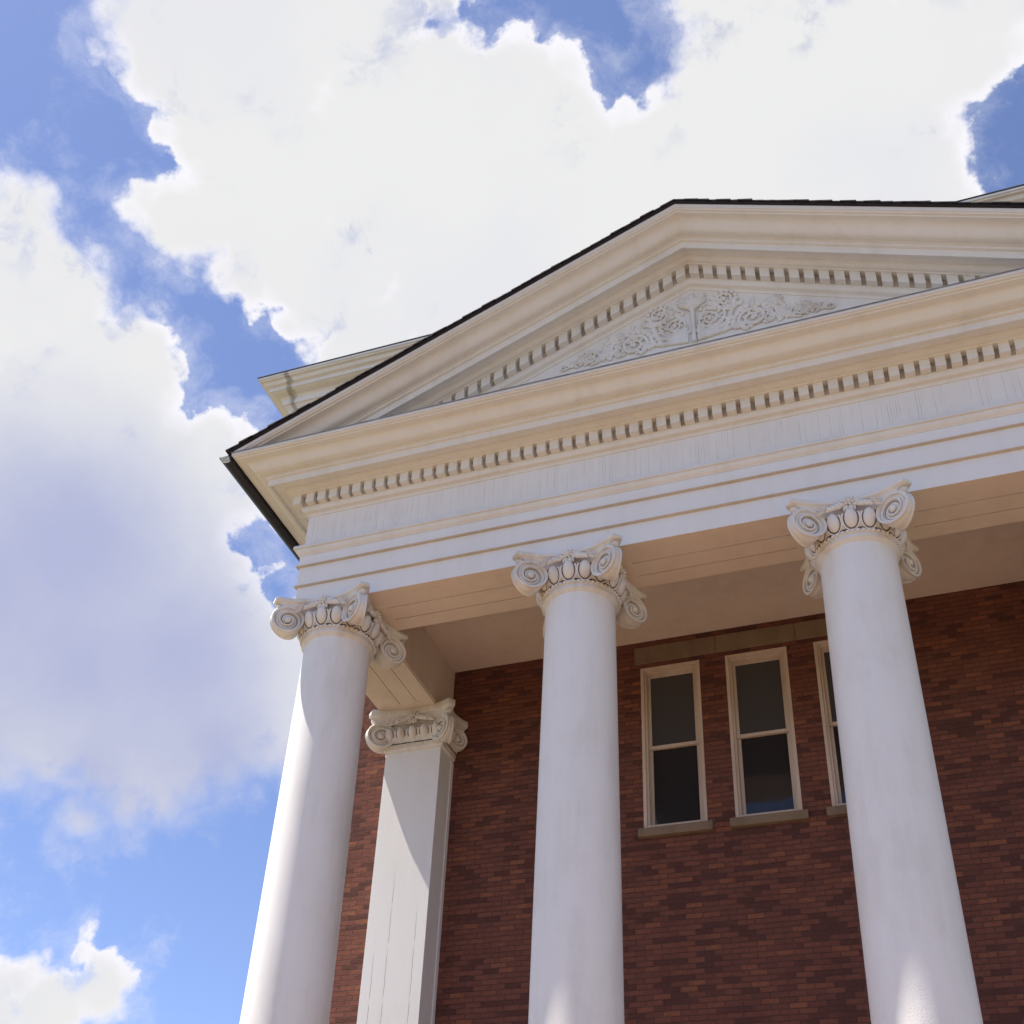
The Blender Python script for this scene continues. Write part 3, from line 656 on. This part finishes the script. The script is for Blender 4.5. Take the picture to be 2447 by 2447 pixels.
# ---- pilasters against the wall
def pilaster_capital():
    mb = MB(); W = 0.4215; D = YW-0.002-3.0074       # local: x across, y=0 front face, +y to the wall, z=0 at the neck
    def usweep(prof_, mi=0):
        n_ = len(prof_); vs = []
        for p, z in prof_: vs += [(-W-p, D, z), (-W-p, -p, z), (W+p, -p, z), (W+p, D, z)]
        mb.add(vs, [(4*i+j, 4*i+j+1, 4*i+j+5, 4*i+j+4) for i in range(n_-1) for j in range(3)], mi)
    usweep([(0.0, -0.03), (0.018, -0.02), (0.032, 0.0), (0.032, 0.03), (0.024, 0.035), (0.04, 0.05), (0.04, 0.075), (0.03, 0.085), (0.045, 0.10), (0.068, 0.16), (0.075, 0.22), (0.06, 0.29), (0.03, 0.33), (0.03, 0.48)])
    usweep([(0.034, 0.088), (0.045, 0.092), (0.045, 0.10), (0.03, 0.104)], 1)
    x = -W
    while x < W+0.01:
        mb.ellipsoid((x, -0.042, 0.062), (0.02, 0, 0), (0, 0.02, 0), (0, 0, 0.02), 8, 6); x += 0.0383
    for i in range(5):
        egg(mb, (-0.36+0.18*i, -0.066, 0), (1, 0, 0), (0, -1, 0), 0.225, 0.064, 0.108)
    for s_ in (-1, 1):
        for j in range(2): egg(mb, (s_*(W+0.066), 0.17+0.17*j, 0), (0, s_, 0), (s_, 0, 0), 0.225, 0.054, 0.105)
        volute_at = (s_*0.505, -0.085)
        t_ = MB(); ang = math.atan2(-1, s_)
        volute(t_, ang, 0.0, 0.20, 0.20, 0.098); mb.add([(v[0]+volute_at[0], v[1]+volute_at[1], v[2]) for v in t_.v], [], 0)
        o_ = len(mb.v)-len(t_.v); mb.f += [tuple(i+o_ for i in f_) for f_ in t_.f]; mb.m += t_.m
        t_ = MB(); volute(t_, math.atan2(1, s_), 0.0, 0.245, 0.150, 0.075); mb.add([(v[0]+s_*0.50, v[1]+D-0.13, v[2]) for v in t_.v], [], 0)
        o_ = len(mb.v)-len(t_.v); mb.f += [tuple(i+o_ for i in f_) for f_ in t_.f]; mb.m += t_.m
        mb.ellipsoid((s_*0.56, -0.14, 0.425), (s_*0.06, -0.06, 0.02), (0.04, s_*0.04, 0), (0, 0, 0.036), 10, 6)
    def aloop(q, mid):                        # front hollowed, sides hollowed, back straight on the wall
        pts = []
        pts += [(-q, D)] if False else []
        for i in range(11): u = -1+2*i/10; pts.append((u*(W+q-0.07), -(mid+(q-mid)*u*u)))
        for i in range(7): u = i/6; pts.append((W+mid+(q-mid)*(1-2*u)**2 if u < 0.5 else W+mid+(q-mid)*0.6*(2*u-1)**2, -q+0.07+(D+q-0.07)*u))
        for i in range(7): u = 1-i/6; pts.append((-(W+mid+(q-mid)*(1-2*u)**2 if u < 0.5 else W+mid+(q-mid)*0.6*(2*u-1)**2), -q+0.07+(D+q-0.07)*u))
        return pts
    loft(mb, [(aloop(0.15, 0.045), 0.40), (aloop(0.175, 0.06), 0.44), (aloop(0.19, 0.065), 0.47), (aloop(0.215, 0.085), 0.50), (aloop(0.24, 0.105), 0.508), (aloop(0.245, 0.11), 0.518), (aloop(0.245, 0.11), 0.585), (aloop(0.235, 0.10), 0.6155)])
    fleuron(mb, (0, -0.115, 0.47), (1, 0, 0), (0, -1, 0))
    return mb
for s_ in (-1, 1):
    pl = MB(); px = s_*4.7647; W = 0.4215
    pl.box((px-W, 3.0074, FLOOR+0.3), (px+W, YW-0.001, 8.46))
    # edge board against the brick on the inner return
    xa, xb = sorted((px-s_*W, px-s_*(W+0.014))); pl.box((xa, YW-0.085, FLOOR+0.3), (xb, YW-0.0015, 8.40))
    po = P(pl, 'pilaster', M_PIL, bevel=0.004)
    kc = pilaster_capital().build('capital', [M_CAP, M_GRIME], po, loc=(px, 3.0074, 8.45), smooth=45)
    bb = MB(); bb.box((px-W-0.09, 3.0074-0.09, FLOOR), (px+W+0.09, YW-0.001, FLOOR+0.12)); bb.box((px-W-0.05, 3.0074-0.05, FLOOR+0.1205), (px+W+0.05, YW-0.001, FLOOR+0.2995)); bb.build('base', M_TRIM, po)

# ---- portico floor and steps
fo = MB(); fo.box((-5.9, -0.45, -EYE), (5.9, YW-0.002, FLOOR)); P(fo, 'porch_floor', M_FLOORM, bevel=0.01)
st = MB()
for i in range(5): st.box((-5.2, -0.4505-0.32*(i+1), -EYE), (5.2, -0.4505-0.32*i-0.0005*i, FLOOR-0.15*(i+1)-0.0))
P(st, 'steps', M_FLOORM)

# ---- main roof cornice and roof
mc = MB(); B = YW+14
mp_ = ([(0.0, 14.7), (0.10, 14.72)] + cyma((0.12, 14.78), (0.22, 14.95), 0.015) + [(0.23, 14.97), (0.23, 15.20), (0.34, 15.26), (0.36, 15.36), (0.46, 15.42), (0.48, 15.60), (0.50, 15.62), (0.72, 15.65), (0.80, 15.80), (0.815, 15.812), (0.83, 15.815), (0.838, 15.93), (0.855, 15.945), (0.87, 15.965)]
       + arc((0.88, 15.97), (1.01, 16.01), -0.012) + [(1.02, 16.012), (1.026, 16.085), (1.045, 16.09)] + cyma((1.05, 16.095), (1.155, 16.165), -0.012) + [(1.165, 16.17), (1.17, 16.19), (1.19, 16.195), (1.195, 16.235), (1.0, 16.24), (-0.3, 16.3), (-0.3, 14.7)])
n = len(mp_); vs = []
for p, z in mp_: vs += [(-XW-p, YW-p, z), (XW+p, YW-p, z), (XW+p, B+p, z), (-XW-p, B+p, z)]
mc.add(vs, [(4*i+j, 4*i+(j+1) % 4, 4*((i+1) % n)+(j+1) % 4, 4*((i+1) % n)+j) for i in range(n) for j in range(4)])
M_STAIN = paint('stained_trim', WHITE, DIRT, streak=0.45); t = NT.__new__(NT); t.t = M_STAIN.node_tree; t.n = t.t.nodes; t.l = t.t.links
b = next(q_ for q_ in t.n if q_.type == 'BSDF_PRINCIPLED'); gp = next(q_ for q_ in t.n if q_.type == 'NEW_GEOMETRY').outputs['Position']
sx = t.add('ShaderNodeSeparateXYZ'); t.put(sx.inputs[0], gp); old = b.inputs['Base Color'].links[0].from_socket
dx = t.math('ABSOLUTE', t.math('ADD', t.math('ADD', sx.outputs[0], 7.62), t.math('MULTIPLY', t.math('SUBTRACT', t.noise(gp, 7.0, 4, 0.6), 0.5), 0.22)))
b.inputs['Base Color'].links[0]; t.put(b.inputs['Base Color'], t.mix(t.smooth(dx, 0.01, 0.09, 0.65, 0.0), old, (0.20, 0.17, 0.13, 1)))
P(mc, 'roof_cornice', M_STAIN, smooth=32)
mr = MB(); q = XW+1.205; y0, y1 = YW-1.205, B+1.205
mr.add([(-q, y0, 16.241), (q, y0, 16.241), (q, y1, 16.241), (-q, y1, 16.241), (-q, y0, 16.262), (q, y0, 16.262), (q, y1, 16.262), (-q, y1, 16.262), (0, y0+q, 18.1), (0, y1-q, 18.1)],
       [(0,3,2,1), (0,1,5,4), (1,2,6,5), (2,3,7,6), (3,0,4,7), (4,5,8), (5,6,9,8), (6,7,9), (7,4,8,9)])
P(mr, 'roof', M_SHINGLE)
